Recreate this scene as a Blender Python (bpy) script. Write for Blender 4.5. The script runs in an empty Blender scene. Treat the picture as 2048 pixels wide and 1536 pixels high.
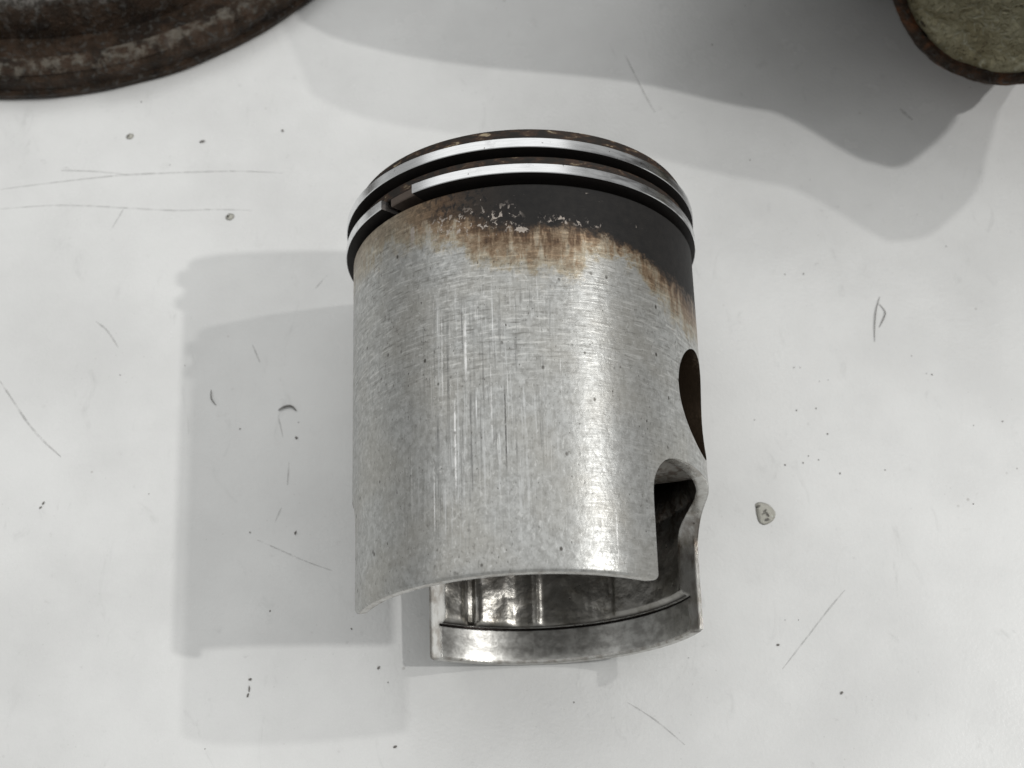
import bpy, bmesh, math, random
from mathutils import Vector, Matrix, noise as mnoise
MM = 0.001
rnd = random.Random(7)
scene = bpy.context.scene
COL = scene.collection

# ------------------------------------------------------------------ camera
cam = bpy.data.cameras.new('camera')
cam.sensor_width = 36.0
cam.lens = 3100.0 / 2048.0 * 36.0
cam.clip_start = 0.01
cam.clip_end = 50.0
cam_ob = bpy.data.objects.new('camera', cam)
COL.objects.link(cam_ob)
cam_ob.matrix_world = Matrix(((0.99956, 0.02947, -0.00202, -3.5675 * MM),
                              (-0.02759, 0.90679, -0.42068, -82.364 * MM),
                              (-0.01057, 0.42055, 0.90721, 320.30 * MM),
                              (0, 0, 0, 1)))
cam.dof.use_dof = True
cam.dof.focus_distance = 0.292
cam.dof.aperture_fstop = 28.0
scene.camera = cam_ob

# ------------------------------------------------------------------ light
world = bpy.data.worlds.new('World')
scene.world = world
world.use_nodes = True
bg = world.node_tree.nodes['Background']
bg.inputs[0].default_value = (1.0, 1.0, 0.985, 1)
bg.inputs[1].default_value = 0.335


def lamp(name, kind, loc, power, size, color=(1, 0.985, 0.96), target=None, size_y=None):
    l = bpy.data.lights.new(name, kind)
    l.energy = power
    l.color = color
    o = bpy.data.objects.new(name, l)
    COL.objects.link(o)
    o.location = [v * MM for v in loc]
    if kind == 'POINT':
        l.shadow_soft_size = size
    else:
        l.shape = 'RECTANGLE'
        l.size = size
        l.size_y = size_y or size
        o.rotation_euler = (0, 0, 0)          # faces straight down
    return o


lamp('bulb', 'POINT', (698, -92, 880), 13.0, 0.011)
lamp('bulb', 'POINT', (710, 168, 946), 7.6, 0.013)
lamp('overhead_fill', 'AREA', (-1150, 950, 1800), 28.5, 4.4, (1.0, 1.0, 0.99), (-1150, 950, 0), 2.8)  # unseen area light added for soft fill and bright metal reflections

scene.view_settings.view_transform = 'Standard'
scene.view_settings.look = 'None'
scene.view_settings.exposure = 0.0
scene.view_settings.gamma = 1.0
scene.view_settings.use_curve_mapping = False
scene.cycles.max_bounces = 8
scene.cycles.use_denoising = True


# ------------------------------------------------------------------ helpers
def tag(o, label=None, cat=None, group=None, kind=None):
    if label: o['label'] = label
    if cat: o['category'] = cat
    if group: o['group'] = group
    if kind: o['kind'] = kind
    return o


def empty(name, loc=(0, 0, 0), rot=(0, 0, 0)):
    o = bpy.data.objects.new(name, None)
    o.empty_display_size = 0.01
    COL.objects.link(o)
    o.location = [v * MM for v in loc]
    o.rotation_euler = rot
    return o


def mesh_obj(name, verts, faces, mat, parent=None, smooth=None, scale=MM):
    me = bpy.data.meshes.new(name)
    me.from_pydata([[c * scale for c in v] for v in verts], [], faces)
    bm = bmesh.new(); bm.from_mesh(me)
    bmesh.ops.recalc_face_normals(bm, faces=bm.faces[:])
    bm.to_mesh(me); bm.free()
    if smooth is not None:
        me.polygons.foreach_set('use_smooth', [True] * len(me.polygons))
        me.set_sharp_from_angle(angle=math.radians(smooth))
    if mat:
        for m in (mat if isinstance(mat, (list, tuple)) else [mat]):
            me.materials.append(m)
    o = bpy.data.objects.new(name, me)
    COL.objects.link(o)
    if parent: o.parent = parent
    return o


def smooth01(x, a, b):
    t = max(0.0, min(1.0, (x - a) / (b - a)))
    return t * t * (3 - 2 * t)


class G:
    """small node-graph builder"""
    def __init__(self, name):
        self.mat = bpy.data.materials.new(name)
        self.mat.use_nodes = True
        self.t = self.mat.node_tree
        self.n = self.t.nodes
        self.p = self.n['Principled BSDF']

    def node(self, typ, **kw):
        nd = self.n.new(typ)
        for k, v in kw.items(): setattr(nd, k, v)
        return nd

    def put(self, sock, v):
        if isinstance(v, bpy.types.NodeSocket): self.t.links.new(v, sock)
        elif v is not None:
            if isinstance(v, (tuple, list)) and len(v) == 3 and sock.type == 'RGBA': v = (*v, 1)
            sock.default_value = v

    def m(self, op, a, b=None, c=None, clamp=False):
        nd = self.node('ShaderNodeMath', operation=op, use_clamp=clamp)
        for i, v in enumerate((a, b, c)): self.put(nd.inputs[i], v) if v is not None else None
        return nd.outputs[0]

    def coords(self, scale=1000.0):
        tc = self.node('ShaderNodeTexCoord')
        return self.scale(tc.outputs['Object'], (scale,) * 3)

    def scale(self, v, s):
        nd = self.node('ShaderNodeVectorMath', operation='MULTIPLY')
        self.put(nd.inputs[0], v); nd.inputs[1].default_value = s
        return nd.outputs[0]

    def sep(self, v):
        nd = self.node('ShaderNodeSeparateXYZ'); self.put(nd.inputs[0], v)
        return nd.outputs

    def comb(self, x, y, z=0.0):
        nd = self.node('ShaderNodeCombineXYZ')
        for i, v in enumerate((x, y, z)): self.put(nd.inputs[i], v)
        return nd.outputs[0]

    def noise(self, v, scale, detail=3.0, rough=0.55, dist=0.0):
        nd = self.node('ShaderNodeTexNoise')
        self.put(nd.inputs['Vector'], v)
        nd.inputs['Scale'].default_value = scale
        nd.inputs['Detail'].default_value = detail
        nd.inputs['Roughness'].default_value = rough
        nd.inputs['Distortion'].default_value = dist
        return nd.outputs[0]

    def voronoi(self, v, scale, feature='F1'):
        nd = self.node('ShaderNodeTexVoronoi', feature=feature)
        self.put(nd.inputs['Vector'], v); nd.inputs['Scale'].default_value = scale
        return nd.outputs[0]

    def ss(self, v, a, b, lo=0.0, hi=1.0):
        nd = self.node('ShaderNodeMapRange', interpolation_type='SMOOTHSTEP')
        self.put(nd.inputs[0], v)
        for i, x in zip((1, 2, 3, 4), (a, b, lo, hi)): self.put(nd.inputs[i], x)
        return nd.outputs[0]

    def mix(self, f, a, b, mode='MIX'):
        nd = self.node('ShaderNodeMix', data_type='RGBA', blend_type=mode)
        self.put(nd.inputs[0], f); self.put(nd.inputs[6], a); self.put(nd.inputs[7], b)
        return nd.outputs[2]

    def mixf(self, f, a, b):
        nd = self.node('ShaderNodeMix', data_type='FLOAT')
        self.put(nd.inputs[0], f); self.put(nd.inputs[2], a); self.put(nd.inputs[3], b)
        return nd.outputs[0]

    def ramp(self, f, stops):
        nd = self.node('ShaderNodeValToRGB')
        self.put(nd.inputs[0], f)
        e = nd.color_ramp.elements
        while len(e) < len(stops): e.new(0.5)
        for el, (p, c) in zip(e, stops):
            el.position = p; el.color = (*c, 1) if len(c) == 3 else c
        return nd.outputs[0]

    def curve(self, f, pts):
        nd = self.node('ShaderNodeFloatCurve')
        self.put(nd.inputs[1], f)
        c = nd.mapping.curves[0]
        while len(c.points) < len(pts): c.points.new(0.5, 0.5)
        for p, (x, y) in zip(c.points, pts): p.location = (x, y)
        nd.mapping.update()
        return nd.outputs[0]

    def bump(self, h, strength, dist=0.0001, normal=None):
        nd = self.node('ShaderNodeBump')
        nd.inputs['Strength'].default_value = strength
        nd.inputs['Distance'].default_value = dist
        self.put(nd.inputs['Height'], h)
        if normal is not None: self.put(nd.inputs['Normal'], normal)
        return nd.outputs[0]

    def bevel(self, r):
        nd = self.node('ShaderNodeBevel', samples=4)
        nd.inputs[0].default_value = r
        return nd.outputs[0]

    def out(self, **kw):
        names = dict(color='Base Color', rough='Roughness', metal='Metallic', normal='Normal', alpha='Alpha',
                     spec='Specular IOR Level', trans='Transmission Weight', ior='IOR', coat='Coat Weight')
        for k, v in kw.items(): self.put(self.p.inputs[names[k]], v)
        return self.mat


# ------------------------------------------------------------------ materials
def mat_table():
    g = G('white_laminate')
    c = g.coords()
    big = g.noise(c, 0.022, 5, 0.6)
    sm = g.noise(c, 0.35, 4, 0.6)
    col = g.mix(g.ss(big, 0.30, 0.75), (0.785, 0.792, 0.784), (0.670, 0.675, 0.668))  # uneven white, widened to stand in for soft glossy reflections
    # grey smears, wiped dust and pin-point specks
    smear = g.noise(g.scale(c, (0.16, 0.07, 1)), 1.0, 5, 0.7, 1.2)
    col = g.mix(g.ss(smear, 0.58, 0.80, 0, 0.5), col, (0.54, 0.545, 0.535))
    blot = g.m('MULTIPLY', g.ss(sm, 0.66, 0.74), g.ss(g.noise(c, 0.05, 2), 0.45, 0.62))
    col = g.mix(g.m('MULTIPLY', blot, 0.45), col, (0.50, 0.50, 0.49))
    v = g.voronoi(c, 0.22)
    sel = g.ss(g.noise(c, 0.09, 2), 0.60, 0.68, 0, 0.6)
    col = g.mix(g.m('MULTIPLY', g.ss(v, 0.10, 0.045), sel), col, (0.42, 0.41, 0.39))
    v2 = g.voronoi(c, 0.55)
    col = g.mix(g.m('MULTIPLY', g.ss(v2, 0.12, 0.05, 0, 0.5), g.ss(g.noise(c, 0.045, 2), 0.5, 0.65)), col, (0.5, 0.5, 0.48))
    fine = g.noise(c, 1.1, 3, 0.6)
    n = g.bump(fine, 0.16, 0.0005)
    rough = g.mixf(g.ss(g.noise(c, 0.06, 4, 0.6), 0.3, 0.7), 0.16, 0.30)
    return g.out(color=col, rough=rough, normal=n, spec=0.55)


def mat_mark():
    g = G('grey_scratch')
    c = g.coords()
    a = g.ss(g.noise(g.scale(c, (0.35, 0.35, 1)), 1.0, 3, 0.7), 0.28, 0.66, 0.03, 0.34)
    return g.out(color=(0.36, 0.36, 0.35), rough=0.6, alpha=a)


def piston_uv(g):
    c = g.coords()
    s = g.sep(c)
    az = g.m('ARCTAN2', s[0], s[2])
    return c, az, s[1], g.comb(g.m('MULTIPLY', az, 35.0), s[1], 0.0)


DARK = [(-90, 73), (-68, 72), (-52, 71.8), (-38, 70.8), (-26, 70.2), (-16, 68.6), (-7, 66.2), (2, 66), (16, 66),
        (24, 65.5), (31, 64.5), (39, 63.6), (48, 62), (60, 61.5), (90, 63)]
BROWN = [(-90, 66.5), (-63, 66), (-52, 66), (-38, 65.5), (-23, 63.5), (-13, 60), (-2, 57), (7.5, 55.5), (15, 56),
         (22, 60.5), (28, 61.5), (36, 60.5), (42, 58), (52, 53), (63, 52), (90, 54)]


def mat_skirt():
    g = G('worn_aluminium')
    c, az, s, uv = piston_uv(g)
    a01 = g.m('ADD', g.m('MULTIPLY', az, 1 / math.pi), 0.5, clamp=True)
    f = lambda pts: [((a + 90) / 180.0, (v - 40) / 50.0) for a, v in pts]
    dk = g.m('ADD', g.m('MULTIPLY', g.curve(a01, f(DARK)), 50.0), 40.0)
    br = g.m('ADD', g.m('MULTIPLY', g.curve(a01, f(BROWN)), 50.0), 40.0)
    # --- bare metal
    mott = g.noise(g.scale(uv, (1.0, 0.7, 1)), 0.75, 5, 0.70, 0.35)
    mott2 = g.noise(g.scale(uv, (1.25, 0.75, 1)), 1.2, 5, 0.68, 0.9)
    broad = g.noise(uv, 0.07, 3, 0.5)
    horiz = g.noise(g.scale(uv, (0.22, 1.7, 1)), 1.0, 4, 0.66, 0.25)
    vert = g.noise(g.scale(uv, (1.1, 0.026, 1)), 1.0, 4, 0.62, 0.03)
    vfine = g.noise(g.scale(uv, (3.6, 0.07, 1)), 1.0, 2, 0.6)
    col = g.mix(g.ss(mott, 0.36, 0.64), (0.345, 0.347, 0.335), (0.485, 0.492, 0.482))
    col = g.mix(g.ss(broad, 0.38, 0.68, 0, 0.5), col, (0.40, 0.385, 0.345))
    col = g.mix(g.ss(mott2, 0.56, 0.68, 0, 0.5), col, (0.17, 0.165, 0.15))
    col = g.mix(g.ss(mott2, 0.43, 0.34, 0, 0.6), col, (0.62, 0.625, 0.61))
    upper = g.m('MAXIMUM', g.ss(s, 28, 44), g.m('MULTIPLY', g.ss(az, 0.15, 0.45), 0.6))
    col = g.mix(g.m('MULTIPLY', g.ss(horiz, 0.54, 0.68), g.m('MULTIPLY', upper, 0.65)), col, (0.20, 0.195, 0.18))
    col = g.mix(g.m('MULTIPLY', g.ss(horiz, 0.46, 0.34), g.m('MULTIPLY', upper, 0.6)), col, (0.68, 0.68, 0.655))
    # axial wear scratches on the thrust face
    win = g.m('MULTIPLY', g.m('MULTIPLY', g.ss(az, -0.80, -0.42), g.ss(az, 0.30, -0.04)),
              g.m('MULTIPLY', g.ss(s, 0, 16), g.ss(s, 60, 44)))
    win = g.m('MULTIPLY', win, g.ss(g.noise(uv, 0.12, 2), 0.34, 0.54))
    col = g.mix(g.m('MULTIPLY', g.ss(vert, 0.56, 0.60, 0, 0.55), win), col, (0.62, 0.63, 0.625))
    col = g.mix(g.m('MULTIPLY', g.ss(vert, 0.645, 0.68), win), col, (0.92, 0.93, 0.92))
    col = g.mix(g.m('MULTIPLY', g.ss(vert, 0.44, 0.36), g.m('MULTIPLY', win, 0.75)), col, (0.19, 0.19, 0.185))
    col = g.mix(g.m('MULTIPLY', g.ss(vfine, 0.64, 0.72), g.m('ADD', g.m('MULTIPLY', win, 0.5), 0.10)), col, (0.80, 0.80, 0.78))
    col = g.mix(g.m('MULTIPLY', g.ss(vfine, 0.36, 0.28), g.m('ADD', g.m('MULTIPLY', win, 0.7), 0.15)), col, (0.13, 0.13, 0.125))
    pit = g.voronoi(g.scale(uv, (1, 0.7, 1)), 0.42)
    col = g.mix(g.m('MULTIPLY', g.ss(pit, 0.17, 0.07), g.ss(g.noise(uv, 0.2, 2), 0.46, 0.60)), col, (0.10, 0.095, 0.085))
    dash = g.noise(g.scale(uv, (2.2, 0.9, 1)), 1.0, 2, 0.5)
    col = g.mix(g.m('MULTIPLY', g.ss(dash, 0.67, 0.72), g.ss(g.noise(uv, 0.16, 2), 0.42, 0.56)), col, (0.12, 0.115, 0.105))
    # single long scores
    def score(a0, s0, s1, w, c_, k=1.0):
        d_ = g.m('ABSOLUTE', g.m('ADD', g.m('SUBTRACT', g.m('MULTIPLY', az, 35.0), math.radians(a0) * 35.0), g.m('MULTIPLY', g.m('SUBTRACT', horiz, 0.5), 0.25)))
        f_ = g.m('MULTIPLY', g.ss(d_, w, w * 0.45), g.m('MULTIPLY', g.ss(s, s0, s0 + 5), g.ss(s, s1, s1 - 4)))
        return g.mix(g.m('MULTIPLY', f_, g.ss(mott, 0.36, 0.54, 0.15 * k, k)), col, c_)
    WH, BK = (0.95, 0.95, 0.94), (0.075, 0.072, 0.068)
    for a0, s0, s1, w, c_, k_ in ((-22.6, 14, 34, .22, WH, .8), (-18.8, 35, 50, .30, WH, .7), (-7.2, 16, 36, .20, BK, .75), (-26.5, 30, 52, .16, WH, .4),
                                  (-13.5, 28, 48, .22, BK, .4), (-29.8, 6, 22, .15, WH, .55), (-3.2, 36, 54, .15, BK, .3), (-11.2, 22, 40, .15, WH, .45),
                                  (-33, 32, 52, .15, BK, .3), (-20.8, 10, 30, .14, BK, .35), (24.6, -1, 13, .16, WH, .6), (-38, 12, 26, .13, WH, .4),
                                  (9.5, 30, 42, .12, WH, .35), (-16.2, 20, 52, .30, BK, .25), (-24.6, 20, 46, .4, BK, .22)):
        col = score(a0, s0, s1, w, c_, k_)
    # --- heat stain and carbon
    wob = g.m('MULTIPLY', g.m('SUBTRACT', g.noise(g.scale(uv, (0.16, 0.16, 1)), 1.0, 5, 0.68, 0.6), 0.5), 14.0)
    wob2 = g.m('MULTIPLY', g.m('SUBTRACT', g.noise(g.scale(uv, (0.75, 0.9, 1)), 1.0, 4, 0.7), 0.5), 6.0)
    sb = g.m('ADD', s, g.m('ADD', wob, wob2))
    sd = g.m('ADD', s, g.m('ADD', g.m('MULTIPLY', wob, 0.45), g.m('MULTIPLY', wob2, 0.7)))
    td = g.ss(sd, g.m('SUBTRACT', dk, 1.8), g.m('ADD', dk, 1.4))
    tb = g.m('MULTIPLY', g.ss(sb, g.m('SUBTRACT', br, 2.0), g.m('ADD', dk, 1.5)), g.ss(az, -0.85, -0.2, 0.26, 1.0))
    drip = g.noise(g.scale(uv, (0.55, 0.10, 1)), 1.0, 4, 0.65, 0.2)
    tb = g.m('MULTIPLY', tb, g.m('MAXIMUM', g.ss(drip, 0.36, 0.58, 0.35, 1.0), td))
    stain = g.ramp(tb, [(0.0, (1, 1, 1)), (0.14, (0.84, 0.75, 0.61)), (0.40, (0.60, 0.44, 0.30)),
                        (0.75, (0.27, 0.165, 0.10)), (1.0, (0.13, 0.09, 0.065))])
    col = g.mix(1.0, col, stain, 'MULTIPLY')
    carbon = g.mix(g.noise(uv, 0.5, 4, 0.6), (0.010, 0.010, 0.011), (0.030, 0.028, 0.026))
    left = g.ss(az, -0.80, -0.30, 0.12, 1.0)
    peel = g.ss(g.noise(g.scale(uv, (0.9, 0.7, 1)), 1.0, 5, 0.7, 0.4), 0.42, 0.60)
    peel = g.m('MAXIMUM', peel, g.ss(az, -0.60, -0.02))
    carb = g.m('MULTIPLY', g.m('MULTIPLY', td, left), peel)
    col = g.mix(carb, col, carbon)
    # flaked-off spots where bare metal shows through the carbon
    fl = g.noise(g.scale(uv, (1.0, 0.85, 1)), 0.85, 4, 0.66, 0.6)
    band = g.m('MULTIPLY', g.ss(s, 64.5, 67.0), g.ss(s, 72.5, 68.5))
    rowm = g.m('MULTIPLY', g.ss(s, 66.6, 67.3), g.ss(s, 69.2, 68.4))
    rowm = g.m('MULTIPLY', rowm, g.m('MULTIPLY', g.ss(az, 0.06, 0.12), g.ss(az, 0.46, 0.40)))
    leftm = g.m('MULTIPLY', band, g.m('MULTIPLY', g.ss(az, -0.62, -0.48), g.ss(az, 0.02, -0.08)))
    fm = g.m('MULTIPLY', g.ss(fl, 0.54, 0.60), g.m('MAXIMUM', g.m('MULTIPLY', rowm, g.ss(g.noise(uv, 0.4, 3), 0.38, 0.56)), g.m('MULTIPLY', leftm, g.ss(fl, 0.56, 0.60))))
    few = g.m('MULTIPLY', g.ss(fl, 0.69, 0.72), g.m('MULTIPLY', g.ss(s, 62, 64), g.ss(az, 0.85, 0.7)))
    fm = g.m('MAXIMUM', fm, few)
    def spot(a0, s0, ra, rs):
        da = g.m('DIVIDE', g.m('SUBTRACT', g.m('MULTIPLY', az, 35.0), math.radians(a0) * 35.0), ra)
        ds = g.m('DIVIDE', g.m('SUBTRACT', s, s0), rs)
        q = g.m('ADD', g.m('MULTIPLY', da, da), g.m('MULTIPLY', ds, ds))
        return g.ss(g.m('ADD', q, g.m('MULTIPLY', g.m('SUBTRACT', fl, 0.5), 9.0)), 1.2, 0.5)
    fm = g.m('MAXIMUM', fm, g.m('MAXIMUM', spot(-0.5, 65.6, 1.1, 0.7), spot(-37, 68.4, 0.45, 1.8)))
    col = g.mix(fm, col, g.mix(g.noise(uv, 1.5, 3), (0.20, 0.16, 0.13), (0.58, 0.53, 0.48)))
    carb = g.m('SUBTRACT', carb, fm, clamp=True)
    # --- lands between and above the rings
    land = g.ss(s, 75.9, 76.1)
    ln = g.noise(g.scale(uv, (0.35, 0.9, 1)), 1.0, 5, 0.65, 0.5)
    lcol = g.ramp(ln, [(0.0, (0.012, 0.011, 0.010)), (0.47, (0.030, 0.026, 0.023)), (0.58, (0.058, 0.036, 0.026)),
                       (0.63, (0.11, 0.085, 0.06)), (0.67, (0.34, 0.28, 0.19))])
    col = g.mix(land, col, lcol)
    coat = g.m('MAXIMUM', g.m('MAXIMUM', carb, g.m('MULTIPLY', tb, 0.45)), land)
    metal = g.mixf(coat, 0.62, 0.05)
    rough = g.mixf(coat, g.mixf(g.ss(g.m('ADD', g.m('MULTIPLY', mott2, 0.5), g.m('MULTIPLY', horiz, 0.5)), 0.36, 0.62), 0.30, 0.46), 0.60)
    h = g.m('ADD', g.m('MULTIPLY', horiz, upper), g.m('ADD', g.m('MULTIPLY', mott, 0.6), g.m('MULTIPLY', g.m('MULTIPLY', vert, win), 1.2)))
    n = g.bump(h, 0.30, 0.00026, g.bevel(0.00022))
    tg = g.node('ShaderNodeTangent', direction_type='RADIAL', axis='Y')
    g.put(g.p.inputs['Tangent'], tg.outputs[0])
    g.put(g.p.inputs['Anisotropic'], g.mixf(coat, 0.68, 0.2))
    g.p.inputs['Anisotropic Rotation'].default_value = 0.25
    g.put(g.p.inputs['Specular IOR Level'], g.mixf(coat, 0.5, 0.16))
    return g.out(color=col, rough=rough, metal=metal, normal=n)


def mat_inside():
    g = G('oily_cast_aluminium')
    c, az, s, uv = piston_uv(g)
    n1 = g.noise(c, 0.22, 5, 0.6, 0.5)
    n2 = g.noise(c, 0.7, 3, 0.55)
    col = g.ramp(n1, [(0.30, (0.20, 0.185, 0.16)), (0.45, (0.30, 0.29, 0.265)), (0.60, (0.40, 0.39, 0.365)), (0.75, (0.50, 0.49, 0.465))])
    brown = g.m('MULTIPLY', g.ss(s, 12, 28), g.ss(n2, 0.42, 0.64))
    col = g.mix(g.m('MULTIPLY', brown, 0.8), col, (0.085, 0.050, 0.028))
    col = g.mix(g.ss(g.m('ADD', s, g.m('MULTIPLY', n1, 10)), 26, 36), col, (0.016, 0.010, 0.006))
    # machined band at the mouth of the skirt, dark line above it
    band = g.ss(s, 7.1, 6.9)
    bcol = g.mix(g.ss(g.noise(g.scale(uv, (0.35, 0.5, 1)), 1.0, 5, 0.65), 0.36, 0.64), (0.33, 0.325, 0.31), (0.55, 0.55, 0.53))
    bcol = g.mix(g.ss(g.noise(g.scale(uv, (0.9, 0.35, 1)), 1.0, 4, 0.65), 0.62, 0.72, 0, 0.5), bcol, (0.13, 0.12, 0.11))
    col = g.mix(band, col, bcol)
    line = g.m('MULTIPLY', g.ss(s, 6.75, 7.0), g.ss(s, 8.2, 7.5))
    col = g.mix(line, col, (0.012, 0.009, 0.008))
    rough = g.mixf(band, g.mixf(n2, 0.22, 0.40), 0.32)
    lump = g.m('MULTIPLY', g.m('ADD', g.noise(c, 0.26, 3, 0.5, 0.3), g.m('MULTIPLY', n2, 0.7)), g.mixf(band, 1.0, 0.35))
    n = g.bump(lump, 0.13, 0.0011, g.bevel(0.0003))
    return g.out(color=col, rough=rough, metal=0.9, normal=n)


def mat_cut():
    g = G('cast_edge_aluminium')
    c = g.coords()
    n1 = g.noise(g.scale(c, (1, 0.45, 1)), 0.6, 3, 0.55)
    col = g.mix(g.ss(n1, 0.4, 0.65), (0.56, 0.555, 0.53), (0.36, 0.34, 0.31))
    col = g.mix(g.ss(g.noise(c, 0.9, 3, 0.6), 0.69, 0.74), col, (0.07, 0.055, 0.045))
    sy = g.sep(c)[1]
    col = g.mix(g.m('MULTIPLY', g.ss(g.m('ADD', sy, g.m('MULTIPLY', n1, 14)), 20, 26), g.m('MULTIPLY', g.ss(sy, 25, 17), g.ss(g.noise(g.scale(c, (1, .4, 1)), 0.45, 4, 0.65), 0.40, 0.66))), col, (0.12, 0.085, 0.058))
    n = g.bump(n1, 0.12, 0.0005, g.bevel(0.0010))
    return g.out(color=col, rough=0.24, metal=0.9, normal=n)


def mat_groove():
    g = G('groove_black')
    c = g.coords()
    col = g.mix(g.noise(c, 0.5, 4), (0.006, 0.006, 0.006), (0.018, 0.014, 0.012))  # near-black tone for the grooves and the ring side faces
    return g.out(color=col, rough=0.55, spec=0.3)


def mat_ring():
    g = G('polished_ring_steel')
    c, az, s, uv = piston_uv(g)
    n = g.noise(g.scale(uv, (0.25, 3.0, 1)), 1.0, 4, 0.6)
    col = g.mix(g.ss(n, 0.35, 0.7), (0.84, 0.85, 0.86), (0.74, 0.75, 0.76))
    blot = g.noise(uv, 0.22, 4, 0.6)
    col = g.mix(g.ss(blot, 0.56, 0.72, 0, 0.35), col, (0.36, 0.35, 0.36))
    dark_refl = g.m('MULTIPLY', g.ss(g.noise(g.scale(uv, (0.10, 0.5, 1)), 1.0, 4, 0.6), 0.40, 0.62), g.ss(az, 0.20, 0.55))  # reflection of the dark room side, painted into the steel colour
    col = g.mix(g.m('MULTIPLY', dark_refl, 0.75), col, (0.17, 0.165, 0.17))
    nick = g.noise(g.scale(uv, (1.6, 1.2, 1)), 1.0, 2, 0.5)
    col = g.mix(g.ss(nick, 0.70, 0.74, 0, 0.7), col, (0.12, 0.10, 0.085))
    return g.out(color=col, rough=g.mixf(blot, 0.16, 0.32), metal=1.0, normal=g.bump(n, 0.03, 0.0001))


def mat_rust(name, a=(0.10, 0.095, 0.088), scale=0.12, shift=0.0):
    g = G(name)
    c = g.coords()
    n1 = g.noise(c, scale, 6, 0.66, 0.8)
    n2 = g.noise(c, scale * 5, 5, 0.65, 0.4)
    n3 = g.noise(c, scale * 14, 3, 0.6)
    col = g.ramp(g.m('ADD', n1, shift), [(0.30, (0.009, 0.006, 0.0045)), (0.46, (0.027, 0.017, 0.010)), (0.60, (0.055, 0.034, 0.021)), (0.76, a)])
    col = g.mix(g.ss(n2, 0.52, 0.66, 0, 0.75), col, (0.10, 0.097, 0.09))
    col = g.mix(g.ss(n2, 0.42, 0.32, 0, 0.6), col, (0.045, 0.021, 0.011))
    col = g.mix(g.ss(n3, 0.66, 0.74, 0, 0.4), col, (0.20, 0.185, 0.16))
    h = g.m('ADD', n2, g.m('MULTIPLY', n3, 0.5))
    return g.out(color=col, rough=g.mixf(n2, 0.62, 0.36), metal=g.ss(n2, 0.45, 0.65, 0.0, 0.4), spec=0.25, normal=g.bump(h, 0.9, 0.0016))


def mat_drum():
    """rust with a scraped bare rim and a grey sandy centre plate"""
    m = mat_rust('rusty_steel')
    g = G.__new__(G); g.mat = m; g.t = m.node_tree; g.n = g.t.nodes; g.p = g.n['Principled BSDF']
    c = g.coords()
    s = g.sep(c)
    r = g.m('SQRT', g.m('ADD', g.m('MULTIPLY', s[0], s[0]), g.m('MULTIPLY', s[1], s[1])))
    base = g.p.inputs['Base Color'].links[0].from_socket
    nn = g.noise(c, 0.8, 5, 0.65)
    sand = g.mix(g.ss(nn, 0.42, 0.62), (0.045, 0.040, 0.034), (0.17, 0.16, 0.145))
    rr = g.m('ADD', r, g.m('MULTIPLY', g.m('SUBTRACT', g.noise(c, 0.25, 4), 0.5), 9.0))
    col = g.mix(g.ss(rr, 80.5, 77.5), base, sand)
    worn = g.m('MULTIPLY', g.m('MULTIPLY', g.ss(rr, 91.5, 93.5), g.ss(rr, 98.5, 96.5)), g.ss(g.noise(c, 0.3, 5, 0.7), 0.42, 0.60))
    worn = g.m('MULTIPLY', worn, g.ss(s[2], 6.0, 8.0))
    col = g.mix(g.m('MULTIPLY', worn, 0.6), col, (0.22, 0.20, 0.165))
    return g.out(color=col)


def mat_yellowed():
    g = G('yellowed_corroded_alloy')
    c = g.coords()
    n1 = g.noise(c, 0.10, 5, 0.6, 0.7)
    n2 = g.noise(c, 0.55, 5, 0.65, 1.2)
    col = g.mix(g.ss(n1, 0.35, 0.65), (0.29, 0.255, 0.15), (0.45, 0.42, 0.28))
    col = g.mix(g.ss(n2, 0.54, 0.70, 0, 0.75), col, (0.58, 0.58, 0.46))
    col = g.mix(g.ss(n2, 0.42, 0.30, 0, 0.8), col, (0.12, 0.095, 0.05))
    dark = g.noise(c, 0.22, 4, 0.65)
    col = g.mix(g.ss(dark, 0.66, 0.72), col, (0.035, 0.022, 0.015))
    return g.out(color=col, rough=g.mixf(n2, 0.18, 0.42), metal=0.45, normal=g.bump(n2, 1.0, 0.0020))


def mat_plain(name, col, rough, metal=0.0):
    g = G(name)
    c = g.coords()
    n = g.noise(c, 1.0, 4, 0.6)
    return g.out(color=g.mix(n, tuple(v * 0.6 for v in col), col), rough=rough, metal=metal, normal=g.bump(n, 0.3, 0.0003))


M_TABLE = mat_table(); M_MARK = mat_mark(); M_SKIRT = mat_skirt(); M_IN = mat_inside(); M_CUT = mat_cut()
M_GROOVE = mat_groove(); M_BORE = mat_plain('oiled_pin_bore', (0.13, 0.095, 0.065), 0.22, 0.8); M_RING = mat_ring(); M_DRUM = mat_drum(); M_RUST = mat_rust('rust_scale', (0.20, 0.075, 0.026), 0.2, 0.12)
M_YEL = mat_yellowed(); M_CAST = mat_plain('dark_cast_alloy', (0.07, 0.065, 0.06), 0.55, 0.3)
M_GRIT = mat_plain('dark_grit', (0.19, 0.18, 0.165), 0.6)
g = G('clear_liquid')
_gl = g.node('ShaderNodeBsdfGlossy'); _gl.inputs['Roughness'].default_value = 0.04
_tr = g.node('ShaderNodeBsdfTransparent'); _tr.inputs[0].default_value = (0.90, 0.895, 0.87, 1)
_fr = g.node('ShaderNodeFresnel'); _fr.inputs[0].default_value = 1.45
_mx = g.node('ShaderNodeMixShader')
for _a, _b in ((_fr.outputs[0], _mx.inputs[0]), (_tr.outputs[0], _mx.inputs[1]), (_gl.outputs[0], _mx.inputs[2]),
               (_mx.outputs[0], g.n['Material Output'].inputs[0])): g.t.links.new(_a, _b)
M_DROP = g.mat
g = G('dark_fibre'); M_FIBRE = g.out(color=(0.17, 0.165, 0.155), rough=0.5)

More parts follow.
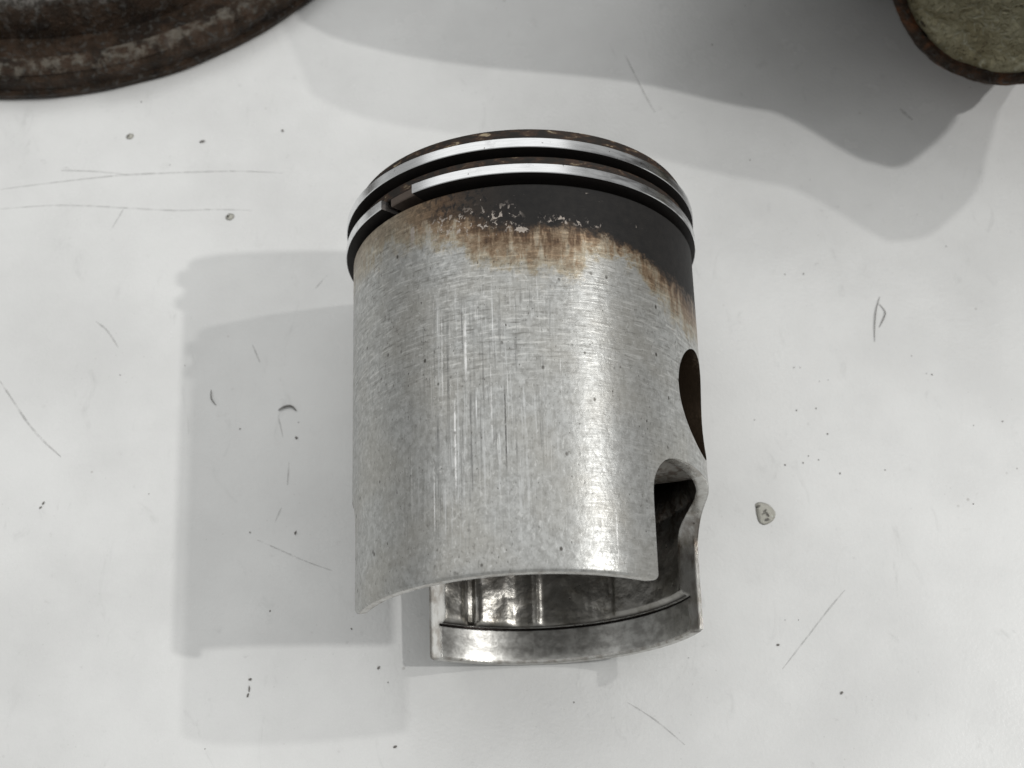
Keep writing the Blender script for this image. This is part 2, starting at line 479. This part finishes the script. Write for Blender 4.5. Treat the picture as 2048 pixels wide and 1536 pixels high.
# ------------------------------------------------------------------ table
T = 1000
table = mesh_obj('table', [(-T, -T, 0), (T, -T, 0), (T, T, 0), (-T, T, 0),
                           (-T, -T, -25), (T, -T, -25), (T, T, -25), (-T, T, -25)],
                 [(0, 1, 2, 3), (4, 7, 6, 5), (0, 4, 5, 1), (1, 5, 6, 2), (2, 6, 7, 3), (3, 7, 4, 0)], M_TABLE)
tag(table, 'white laminate table top with scratches, specks and smudges', 'table', kind='structure')


def ribbon(name, pts, width, z, mat, parent=None, taper=True, sub=5):
    P = [Vector((x, y, 0)) for x, y in pts]
    Q = []
    for i in range(len(P) - 1):
        a, b, c_, d = P[max(i - 1, 0)], P[i], P[i + 1], P[min(i + 2, len(P) - 1)]
        for k in range(sub):
            t = k / sub
            Q.append(0.5 * ((2 * b) + (c_ - a) * t + (2 * a - 5 * b + 4 * c_ - d) * t * t + (3 * b - a - 3 * c_ + d) * t ** 3))
    Q.append(P[-1])
    V, F = [], []
    n = len(Q)
    for i, q in enumerate(Q):
        d = (Q[min(i + 1, n - 1)] - Q[max(i - 1, 0)]).normalized()
        side = Vector((-d.y, d.x, 0))
        u = i / (n - 1)
        w = width * 0.5 * ((0.25 + 0.75 * math.sin(math.pi * min(max(u, 0.02), 0.98)) ** 0.5) if taper else 1) * rnd.uniform(0.8, 1.2)
        V += [tuple(q + side * w + Vector((0, 0, z))), tuple(q - side * w + Vector((0, 0, z)))]
        if i: F.append((2 * i - 2, 2 * i - 1, 2 * i + 1, 2 * i))
    return mesh_obj(name, V, F, mat, parent)


SCR = [
    ([(-125.69, 122.24), (-118.5, 123.13), (-106.47, 124.43), (-95.58, 125.35), (-84.63, 125.55), (-73.66, 125.6), (-65.11, 125.31), (-57.16, 124.6)], .42),
    ([(-111.35, 127.18), (-103.0, 126.61), (-94.36, 125.31)], .36),
    ([(-125.08, 116.71), (-113.07, 117.28), (-103.37, 116.81), (-94.85, 115.96), (-82.73, 114.85), (-73.09, 114.8), (-64.03, 114.21)], .36),
    ([(-95.2, 115.69), (-97.74, 109.93)], .38),
    ([(-99.24, 85.34), (-96.35, 82.77), (-93.44, 78.27)], .45),
    ([(-119.96, 70.72), (-116.57, 65.84), (-112.56, 60.13), (-108.74, 55.72), (-104.17, 51.45)], .55),
    ([(-59.35, 30.49), (-54.36, 28.04), (-48.85, 25.37), (-42.83, 22.92)], .34),
    ([(51.97, -1.46), (57.34, 4.59), (63.41, 11.5), (67.05, 15.26)], .38),
    ([(19.12, -7.54), (24.59, -11.35), (30.4, -16.67)], .34),
    ([(-55.95, 60.16), (-54.62, 54.59)], .32),
    ([(-53.07, 48.5), (-53.23, 43.13)], .36),
    ([(-54.37, 37.87), (-55.68, 34.41)], .36),
    ([(-62.48, 78.03), (-60.56, 73.48)], .42),
    ([(-48.41, 92.24), (-45.56, 95.89)], .28),
    ([(28.18, 156.73), (32.44, 144.39), (34.58, 139.08)], .4),
    ([(95.16, 138.01), (97.8, 134.65)], .7),
]
for pts, w in SCR:
    ribbon('scratch', pts, w, 0.02, M_MARK, table)

# ------------------------------------------------------------------ piston
R = 35.0
PIN_AZ, PIN_S, PIN_R = 72.6, 39.6, 10.9


def taper(s): return 1 - 0.0125 * (60 - s) / 60


def pol(r, az, s):
    a = math.radians(az)
    return (r * math.sin(a), s, r * math.cos(a))


piston = empty('piston', (0, 0, 34.58), (0.0247, 0, 0))
tag(piston, 'used aluminium two-ring engine piston lying on its side, carbon-blackened below the rings', 'piston')


def make_solid(profile_outer, profile_inner, nseg, fin):
    """closed shell of revolution; inner radius varies with azimuth through fin(az, s, r)"""
    V, F = [], []
    rows = []
    for (s, r) in profile_outer:
        rows.append([len(V) + i for i in range(nseg)])
        V += [pol(r * taper(s), 360.0 * i / nseg, s) for i in range(nseg)]
    for (s, r) in reversed(profile_inner):
        rows.append([len(V) + i for i in range(nseg)])
        V += [pol(fin(360.0 * i / nseg, s, r) * taper(s), 360.0 * i / nseg, s) for i in range(nseg)]
    no = len(profile_outer)
    def strip(a, b):
        for i in range(nseg):
            j = (i + 1) % nseg
            F.append((a[i], a[j], b[j], b[i]))
    for k in range(no - 1): strip(rows[k], rows[k + 1])
    ct = len(V); V.append((0, profile_outer[-1][0] + 0.4, 0))
    ci = len(V); V.append((0, profile_inner[-1][0] + 0.0, 0))
    last, first_in = rows[no - 1], rows[no]
    for i in range(nseg):
        j = (i + 1) % nseg
        F.append((last[i], last[j], ct))
        F.append((ci, first_in[i], first_in[j]))
    for k in range(no, len(rows) - 1): strip(rows[k], rows[k + 1])
    strip(rows[-1], rows[0])
    return V, F


def wrap(d): return (d + 180) % 360 - 180


def fin(az, s, r):
    if s < 7.55: return r
    k = smooth01(s, 7.55, 8.6)
    d = 0.75 * math.exp(-(wrap(az - 178.3) / 0.85) ** 2)            # casting seam bead
    if 201.6 < az < 205.2: d -= 0.95 * smooth01(az, 201.6, 202.2) * (1 - smooth01(az, 204.6, 205.2))   # slot
    d += 0.55 * (smooth01(az, 206, 208) - smooth01(az, 214.5, 216.5))
    d += 0.5 * (smooth01(az, 186, 190) - smooth01(az, 200, 201.6))
    d += 0.9 * smooth01(az, 149, 146.5) * smooth01(az, 95, 110)
    d += 0.16 * mnoise.noise(Vector((az * 0.16, s * 0.22, 3.1))) + 0.08 * mnoise.noise(Vector((az * 0.5, s * 0.6, 9.1)))
    return r - k * d


outer = [(0, 34.45), (0.35, 34.85), (0.8, 35.0)] + [(0.8 + 74.2 * i / 24, 35.0) for i in range(1, 24)] + [
    (75.05, 35.0), (75.37, 34.7), (75.37, 31.0), (79.25, 31.0), (79.25, 34.75), (79.4, 34.9), (81.2, 34.9), (81.33, 34.77),
    (81.33, 31.0), (84.95, 31.0), (84.95, 34.4), (85.05, 34.5), (87.4, 34.5), (87.75, 34.3), (87.9, 33.9), (89.4, 26), (90.4, 15), (90.8, 6)]
inner = [(0, 33.0), (0.35, 32.85), (0.6, 32.8), (2.5, 32.8), (5, 32.8), (6.9, 32.8), (7.0, 33.2), (7.5, 33.2), (7.55, 32.6)] + \
        [(7.9 + i * 0.75, 32.5) for i in range(0, 24)] + [(27 + i * 3, 31.6) for i in range(0, 15)] + [(73, 31.0), (77, 28.5), (79, 25), (79.5, 15), (79.6, 5)]
V, F = make_solid(outer, inner, 400, fin)
body = mesh_obj('piston_body', V, F, None)

dv = Vector(pol(1, PIN_AZ, 0)); lv = Vector(pol(1, PIN_AZ + 90, 0)); sv = Vector((0, 1, 0))


def prism(poly, w0, w1):
    """polygon in (lateral, axial) swept along the gudgeon pin direction"""
    n = len(poly)
    V = [tuple(lv * l + sv * s + dv * w) for w in (w0, w1) for l, s in poly]
    F = [tuple(range(n)), tuple(range(2 * n - 1, n - 1, -1))]
    F += [(i, n + i, n + (i + 1) % n, (i + 1) % n) for i in range(n)]
    return mesh_obj('cutter', V, F, None)


def circle(cx, cy, r, n=72): return [(cx + r * math.cos(2 * math.pi * i / n), cy + r * math.sin(2 * math.pi * i / n)) for i in range(n)]


def boolean(ob, other, op):
    md = ob.modifiers.new('b', 'BOOLEAN')
    md.operation = op; md.object = other; md.solver = 'EXACT'
    dg = bpy.context.evaluated_depsgraph_get()
    me = bpy.data.meshes.new_from_object(ob.evaluated_get(dg))
    ob.modifiers.clear(); ob.data = me
    bpy.data.objects.remove(other)


def catmull(P, sub=6):
    Q = []
    for i in range(len(P) - 1):
        a, b, c_, d = [Vector(P[k]) for k in (max(i - 1, 0), i, i + 1, min(i + 2, len(P) - 1))]
        for k in range(sub):
            t = k / sub
            q = 0.5 * ((2 * b) + (c_ - a) * t + (2 * a - 5 * b + 4 * c_ - d) * t * t + (3 * b - a - 3 * c_ + d) * t ** 3)
            Q.append((q.x, q.y))
    Q.append(P[-1])
    return Q


for sgn in (-1, 1):                                   # the two pin bosses are cast in one with the wall
    boss = prism(circle(0, PIN_S, 14.2), sgn * 12.5, sgn * 40)
    n_ = 200
    V = [pol(33.2, 360.0 * i / n_, y) for y in (10, 70) for i in range(n_)]
    F = [tuple(range(n_)), tuple(range(2 * n_ - 1, n_ - 1, -1))] + [(i, n_ + i, n_ + (i + 1) % n_, (i + 1) % n_) for i in range(n_)]
    boolean(boss, mesh_obj('cutter', V, F, None), 'INTERSECT')
    boolean(body, boss, 'UNION')
arch = catmull([(-19.45, 10), (-19.4, 16.5), (-18.7, 19.8), (-16.9, 22.5), (-14.2, 23.9), (-10.5, 24.3), (-5, 24.4), (0, 24.4),
                (5, 24.4), (10.5, 24.3), (14.2, 23.9), (16.9, 22.5), (18.7, 19.8), (19.4, 16.5), (19.45, 10)])
arch = [(-19.45, -6)] + arch + [(19.45, -6)]
boolean(body, prism(arch, -45, 45), 'DIFFERENCE')
boolean(body, prism(circle(0, PIN_S, PIN_R), -45, 45), 'DIFFERENCE')
me = body.data
me.materials.clear()
for m_ in (M_SKIRT, M_IN, M_CUT, M_GROOVE, M_BORE): me.materials.append(m_)
for p in me.polygons:
    c_ = p.center / MM
    r = math.hypot(c_.x, c_.z); rad = Vector((c_.x, 0, c_.z)) / max(r, 1e-6)
    out = p.normal.dot(rad)
    s = c_.y
    if s > 75.3:
        groove = (75.3 < s < 79.27 or 81.31 < s < 84.97) and r < 34.45
        p.material_index = 3 if groove else 0
        if s < 79.4 and r < 29: p.material_index = 1
    elif r > 34.0 and out > 0.35: p.material_index = 0
    elif abs(p.normal.dot(dv)) < 0.12 and r > 30.5 and s < 30 and abs(out) < 0.9: p.material_index = 2
    elif s < 0.5: p.material_index = 2
    else: p.material_index = 1
    if abs(math.hypot(c_.dot(lv), s - PIN_S) - PIN_R) < 0.25 and abs(p.normal.dot(dv)) < 0.2: p.material_index = 4
me.polygons.foreach_set('use_smooth', [True] * len(me.polygons))
me.set_sharp_from_angle(angle=math.radians(28))
body.parent = piston


def ring(s0, s1, r0, r1, gap0, gap1, dx, name, label=None):
    """open piston ring, from azimuth gap1 round to gap0"""
    b = 0.12
    prof = [(s0, r0), (s0, r1 - b), (s0 + b, r1), (s1 - b, r1), (s1, r1 - b), (s1, r0)]
    n = 300
    a0, a1 = gap1, gap0 + 360
    V, F, mi = [], [], []
    k = len(prof)
    for i in range(n + 1):
        az = a0 + (a1 - a0) * i / n
        for s, r in prof:
            p = pol(r, az, s); V.append((p[0] + dx, p[1], p[2]))
    for i in range(n):
        for j in range(k):
            F.append((i * k + j, i * k + (j + 1) % k, (i + 1) * k + (j + 1) % k, (i + 1) * k + j)); mi.append(0 if j in (1, 2, 3) else 1)
    F += [tuple(range(k)), tuple(n * k + j for j in range(k))]; mi += [0, 0]
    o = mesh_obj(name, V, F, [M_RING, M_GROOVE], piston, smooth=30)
    o.data.polygons.foreach_set('material_index', mi)
    if label: tag(o, label)
    return o


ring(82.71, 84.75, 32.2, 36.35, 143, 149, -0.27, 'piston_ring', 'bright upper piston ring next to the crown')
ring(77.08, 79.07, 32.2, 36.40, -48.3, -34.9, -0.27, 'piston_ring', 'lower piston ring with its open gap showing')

V, F = [], []
for i in range(9):
    az = -47.0 + 10.6 * i / 8
    V += [pol(r, az, s_) for r, s_ in ((30.6, 77.7), (34.75, 77.7), (34.95, 77.9), (34.95, 79.3), (30.6, 79.3))]
for i in range(8):
    for j in range(5): F.append((i * 5 + j, i * 5 + (j + 1) % 5, i * 5 + 5 + (j + 1) % 5, i * 5 + 5 + j))
F += [(0, 1, 2, 3, 4), (40, 41, 42, 43, 44)]
mesh_obj('ring_peg', V, F, mat_plain('browned_peg', (0.13, 0.10, 0.08), 0.5, 0.3), piston, 30)

# ------------------------------------------------------------------ rusty drum, upper left
def lathe(name, prof, n, mat, parent=None, smooth=35, jit=0.0, cap=True):
    V, F = [], []
    for i in range(n):
        a = 2 * math.pi * i / n
        for j, (r, z) in enumerate(prof):
            q = jit * mnoise.noise(Vector((math.cos(a) * r * .12, math.sin(a) * r * .12, j * 1.7)))
            V.append(((r + q) * math.cos(a), (r + q) * math.sin(a), z + (0.6 * q if z > 0.5 else 0)))
    k = len(prof)
    for i in range(n):
        i2 = (i + 1) % n
        for j in range(k - 1): F.append((i * k + j, i2 * k + j, i2 * k + j + 1, i * k + j + 1))
    if cap:
        F.append(tuple(i * k + k - 1 for i in range(n)))
        F.append(tuple(i * k for i in reversed(range(n))))
    return mesh_obj(name, V, F, mat, parent, smooth)


drum = empty('rusty_drum', (-121.1, 248.2, 0))
tag(drum, 'large dark rusty round drum with ridged rim, cut off at the upper left corner', 'metal part')
lathe('rim', [(90, 0), (99.4, 0), (100.2, 0.8), (100.3, 2.6), (99.2, 3.2), (99.5, 3.9), (99.3, 6.4), (98.3, 7.2), (98.3, 7.8), (97.4, 8.6), (95.0, 9.0), (93.6, 8.6),
              (92.4, 6.4), (90.5, 3.0), (88.5, 1.8), (84, 1.6), (82.5, 1.7)], 260, M_DRUM, drum, jit=0.5, cap=False)
lathe('centre_plate', [(82.6, 0.3), (82.6, 1.6), (81.4, 5.0), (80, 9.0), (78.5, 11.0), (74, 11.4), (60, 12.0), (42, 12.2), (40, 13), (38, 26), (36, 28), (20, 28), (18, 26), (17, 14)],
      200, M_DRUM, drum, jit=0.7)

# ------------------------------------------------------------------ cast part, upper right
part = empty('cast_part', (170, 215, 0))
tag(part, 'cast engine part with yellowed corroded round end and rusty rim, upper right corner', 'engine part')


def local(p): return (p[0] - 170, p[1] - 215, p[2])


def extrude(name, poly, z0, z1, mat, parent, loc=local):
    n = len(poly)
    V = [loc((x, y, z)) for z in (z0, z1) for x, y in poly]
    F = [tuple(range(n)), tuple(range(2 * n - 1, n - 1, -1))] + [(i, n + i, n + (i + 1) % n, (i + 1) % n) for i in range(n)]
    return mesh_obj(name, V, F, mat, parent, 30)


flange = catmull([(6.8, 149.2), (18.7, 142.3), (42, 136.6), (76.5, 131.2), (99.8, 124), (116, 119.2), (131, 107.9), (135.8, 105.5), (141.3, 108.1),
                  (151, 117.5), (156, 130), (166, 150), (195, 175), (225, 210)], 4)
extrude('flange', flange + [(235, 290), (90, 290), (78, 205), (55, 186), (20, 180), (-4, 178)], 64, 71.5, M_CAST, part)
extrude('lower_blocker', [(84, 177), (215, 177), (225, 285), (94, 285)], 0, 40, M_CAST, part)  # unseen block, placed to shut out ambient light from behind
extrude('upper_blocker', [(45, 160), (60, 152), (84, 152), (88, 172), (215, 172), (225, 285), (45, 285)], 40, 64, M_CAST, part)  # unseen tier added to deepen the shade on the table corner


def stub(name, centre, axis, rad, depth, face_mat, rim_mat, parent):
    """round stub whose end face looks along axis: rim ring plus recessed end face"""
    ax = Vector(axis).normalized()
    q = Vector((0, 0, 1)).rotation_difference(ax).to_matrix()
    C = Vector(centre)
    def prof_obj(nm, prof, mat, cap, jit):
        V, F = [], []
        n, k = 140, len(prof)
        for i in range(n):
            a = 2 * math.pi * i / n
            for j, (r, z) in enumerate(prof):
                w = jit * mnoise.noise(Vector((3 * math.cos(a), 3 * math.sin(a), j * 0.6))) + jit * .6 * mnoise.noise(Vector((12 * math.cos(a), 12 * math.sin(a), j * 2.1)))
                p = C + q @ Vector(((r + w) * math.cos(a), (r + w) * math.sin(a), z + w * .4))
                V.append(local(tuple(p)))
        for i in range(n):
            i2 = (i + 1) % n
            for j in range(k - 1): F.append((i * k + j, i2 * k + j, i2 * k + j + 1, i * k + j + 1))
        if cap: F.append(tuple(i * k + k - 1 for i in range(n)))
        return mesh_obj(nm, V, F, mat, parent, 35)
    prof_obj(name + '_rim', [(rad * .55, -depth), (rad * .8, -depth * .8), (rad - 1.2, -5), (rad - .3, -3.4), (rad, -2), (rad - .3, -.6), (rad - 1.2, .1), (rad - 2.2, .2), (rad - 3.2, -.5)], rim_mat, False, 0.45)
    prof_obj(name + '_face', [(rad - 3.0, -.8), (rad - 3.6, -.1), (rad - 5, .5), (rad - 9, .8), (rad * .5, 1.0), (rad * .2, 1.2), (1, 1.2)], face_mat, True, 0.5)


view = (-0.308, -0.607, 0.733)
stub('boss', (115.1, 151.5, 38.0), view, 28.3, 30, M_YEL, M_RUST, part)
extrude('boss_neck', [(122, 172), (150, 166), (160, 210), (125, 210)], 8, 40, M_CAST, part)


# ------------------------------------------------------------------ small things on the table
def dome(name, outline, h, mat, parent=None):
    cx = sum(p[0] for p in outline) / len(outline); cy = sum(p[1] for p in outline) / len(outline)
    P = catmull(outline + [outline[0]], 4)[:-1]
    V, F = [], []
    n = len(P); K = 6
    for k in range(K):
        f_ = math.cos(k / K * math.pi / 2); z = h * math.sin(k / K * math.pi / 2)
        V += [(f_ * (x - cx), f_ * (y - cy), 0.03 + z) for x, y in P]
    V.append((0, 0, 0.03 + h))
    for k in range(K - 1):
        for i in range(n): F.append((k * n + i, k * n + (i + 1) % n, (k + 1) * n + (i + 1) % n, (k + 1) * n + i))
    for i in range(n): F.append(((K - 1) * n + i, (K - 1) * n + (i + 1) % n, K * n))
    F.append(tuple(reversed(range(n))))
    o = mesh_obj(name, V, F, mat, parent, 80)
    o.location = (cx * MM, cy * MM, 0)
    return o


def crumb(c, r, seed, squash=0.6, rot=0.0, el=1.0):
    rr = random.Random(seed)
    bm = bmesh.new(); bmesh.ops.create_icosphere(bm, subdivisions=1, radius=1)
    V = []
    for v in bm.verts:
        k = rr.uniform(0.75, 1.2)
        x, y, z = v.co.x * r * k * el, v.co.y * r * k / el, v.co.z * r * k * squash
        V.append((c[0] + x * math.cos(rot) - y * math.sin(rot), c[1] + x * math.sin(rot) + y * math.cos(rot), c[2] + r * squash * 0.9 + z))
    F = [tuple(v.index for v in f.verts) for f in bm.faces]
    bm.free()
    return V, F


def crumbs(name, items, mat, parent=None):
    V, F = [], []
    for a in items:
        v, f = crumb(*a); o = len(V); V += v; F += [tuple(i + o for i in q) for q in f]
    return mesh_obj(name, V, F, mat, parent)


d = dome('liquid_droplet', [(49.66, 35.41), (49.7, 33.0), (50.13, 31.09), (51.38, 30.48), (53.2, 31.4), (53.9, 32.8), (53.68, 33.88), (52.4, 35.32), (50.67, 35.81)], 0.45, M_DROP)
tag(d, 'clear teardrop liquid droplet with dark dirt in it, right of the piston', 'droplet')
crumbs('dirt', [((-1.35, 1.55, .1), .42, 3, .4, .3, 1.3), ((0.1, .5, .1), .38, 4, .4, .9, 1.5), ((.55, -.35, .1), .40, 5, .4, 2.1, 1.6), ((-.35, -.2, .1), .25, 8, .4, .4, 1.6),
                ((.35, -1.6, .1), .45, 6, .4, .1, 1.3)], M_GRIT, d)
for (x, y, r, lab) in [(-69.36, 112.58, .95, 'small clear droplet just below the end of the long scratches'),
                       (-95.21, 136.51, .85, 'small clear droplet below the rusty drum')]:
    d = dome('liquid_droplet', [(x + r * 1.1 * math.cos(t) * (1 + .15 * math.sin(2 * t)), y + r * math.sin(t)) for t in [i * math.pi / 4 for i in range(8)]], r * .5, M_DROP)
    tag(d, lab, 'droplet', 'clear droplets')
    crumbs('dirt', [((-.45 * r, .1, .05), .34 * r, 11, .4, .5, 1.2)], M_GRIT, d)


def tube(name, strands, rad, mat, lift=0.25):
    V, F = [], []
    allp = [p for s_ in strands for p in s_]
    cx = sum(p[0] for p in allp) / len(allp); cy = sum(p[1] for p in allp) / len(allp)
    for s_ in strands:
        Q = catmull(s_, 6); n = len(Q); o = len(V)
        for i, (x, y) in enumerate(Q):
            a = Q[max(i - 1, 0)]; b = Q[min(i + 1, n - 1)]
            dd = Vector((b[0] - a[0], b[1] - a[1], 0)).normalized(); sd = Vector((-dd.y, dd.x, 0))
            u = i / (n - 1); w = rad * (0.35 + 0.65 * math.sin(math.pi * u)); z = rad + lift * math.sin(math.pi * u)
            for k in range(6):
                t = k * math.pi / 3
                p = Vector((x - cx, y - cy, z)) + sd * (w * math.cos(t)) + Vector((0, 0, w * math.sin(t)))
                V.append(tuple(p))
        for i in range(n - 1):
            for k in range(6): F.append((o + i * 6 + k, o + i * 6 + (k + 1) % 6, o + (i + 1) * 6 + (k + 1) % 6, o + (i + 1) * 6 + k))
    ob = mesh_obj(name, V, F, mat, None, 60)
    ob.location = (cx * MM, cy * MM, 0)
    return ob


tag(tube('fibre', [[(83.43, 85.73), (82.18, 82.35), (81.34, 78.47), (80.79, 74.1)], [(83.0, 83.9), (84.18, 81.63), (83.32, 79.44), (82.3, 77.79)]], 0.105, M_FIBRE),
    'thin dark looped fibre lying to the right of the piston', 'fibre')
tag(tube('shaving', [[(-55.9, 61.2), (-54.42, 62.0), (-52.95, 62.04), (-51.8, 61.0)]], 0.26, M_FIBRE),
    'curved dark shaving lying inside the piston shadow', 'shaving')
tag(tube('shaving', [[(-71.4, 66.9), (-71.2, 64.6), (-70.1, 63.0)]], 0.13, M_FIBRE), 'thin hooked shaving at the left edge of the piston shadow', 'shaving')
f_ = crumbs('dirt_flake', [((0, 1.7, 0), .35, 21, .4, .2, 1.2), ((-.1, -.3, 0), .38, 22, .35, 1.6, 1.8), ((-.35, -1.7, 0), .36, 23, .4, 1.3, 1.7)], M_GRIT)
f_.location = (-59.6 * MM, -2.0 * MM, 0)
tag(f_, 'elongated dark dirt flake below the piston shadow', 'dirt flake')
f_ = crumbs('dirt_flake', [((.2, .5, 0), .35, 31, .4, 1.0, 1.4), ((-.3, -.5, 0), .3, 32, .4, .7, 1.3)], M_GRIT)
f_.location = (-107.2 * MM, 40.0 * MM, 0)
tag(f_, 'dark dirt flake near the left edge of the table view', 'dirt flake')
f_ = crumbs('dirt_flake', [((0, 0, 0), .50, 41, .5, .3, 1.5)], M_GRIT)
f_.location = (-77.2 * MM, 134.3 * MM, 0)
tag(f_, 'dark metal crumb between the rusty drum and the scratches', 'dirt flake')

GR = [(-29.17, -15.3), (-32.71, 1.32), (-51.58, 54.38), (-51.11, 31.84), (-57.59, 136.82), (-51.25, 58.16), (-64.39, 56.99), (51.54, 3.69), (63.71, -6.89), (32.49, 1.48), (8.01, -7.21), (-92.55, 71.35), (-83.82, 41.97), (63.01, 68.18), (61.65, 68.22), (62.6, 46.37), (61.2, 44.73), (64.71, 45.34), (67.06, 64.52), (69.03, 64.83), (79.13, 42.49), (88.79, 70.25), (106.92, 53.31), (100.29, 52.55), (62.05, 92.43), (66.4, 92.42), (100.83, 98.69), (-30.69, -1.83), (-61.06, 32.27), (-56.01, 14.4), (-38.52, 9.92), (-77.77, 73.28), (51.42, 55.47), (61.09, 57.49), (65.53, 57.84), (67.41, 51.53), (69.1, 41.98), (57.16, 44.38), (108.3, 41.92), (-68.29, -14.55), (53.57, 9.06), (56.43, 8.97), (-84.78, 127.85), (-93.12, 146.69), (113.38, 143.8), (59.78, 170.97), (50.34, 159.04), (70.73, 118.21), (56.77, 124.41), (97.4, 33.9), (92.8, 65.4), (91.6, 65.7)]
BIG = {0, 1, 2, 3, 4, 7, 8}
gr = crumbs('grit', [((x, y, 0), (0.36 if i in BIG else rnd.uniform(0.11, 0.22)), i, .5, rnd.uniform(0, 3), rnd.uniform(1, 1.35)) for i, (x, y) in enumerate(GR)], M_GRIT)
tag(gr, 'fine dark grit specks strewn over the white table', 'grit', kind='stuff')
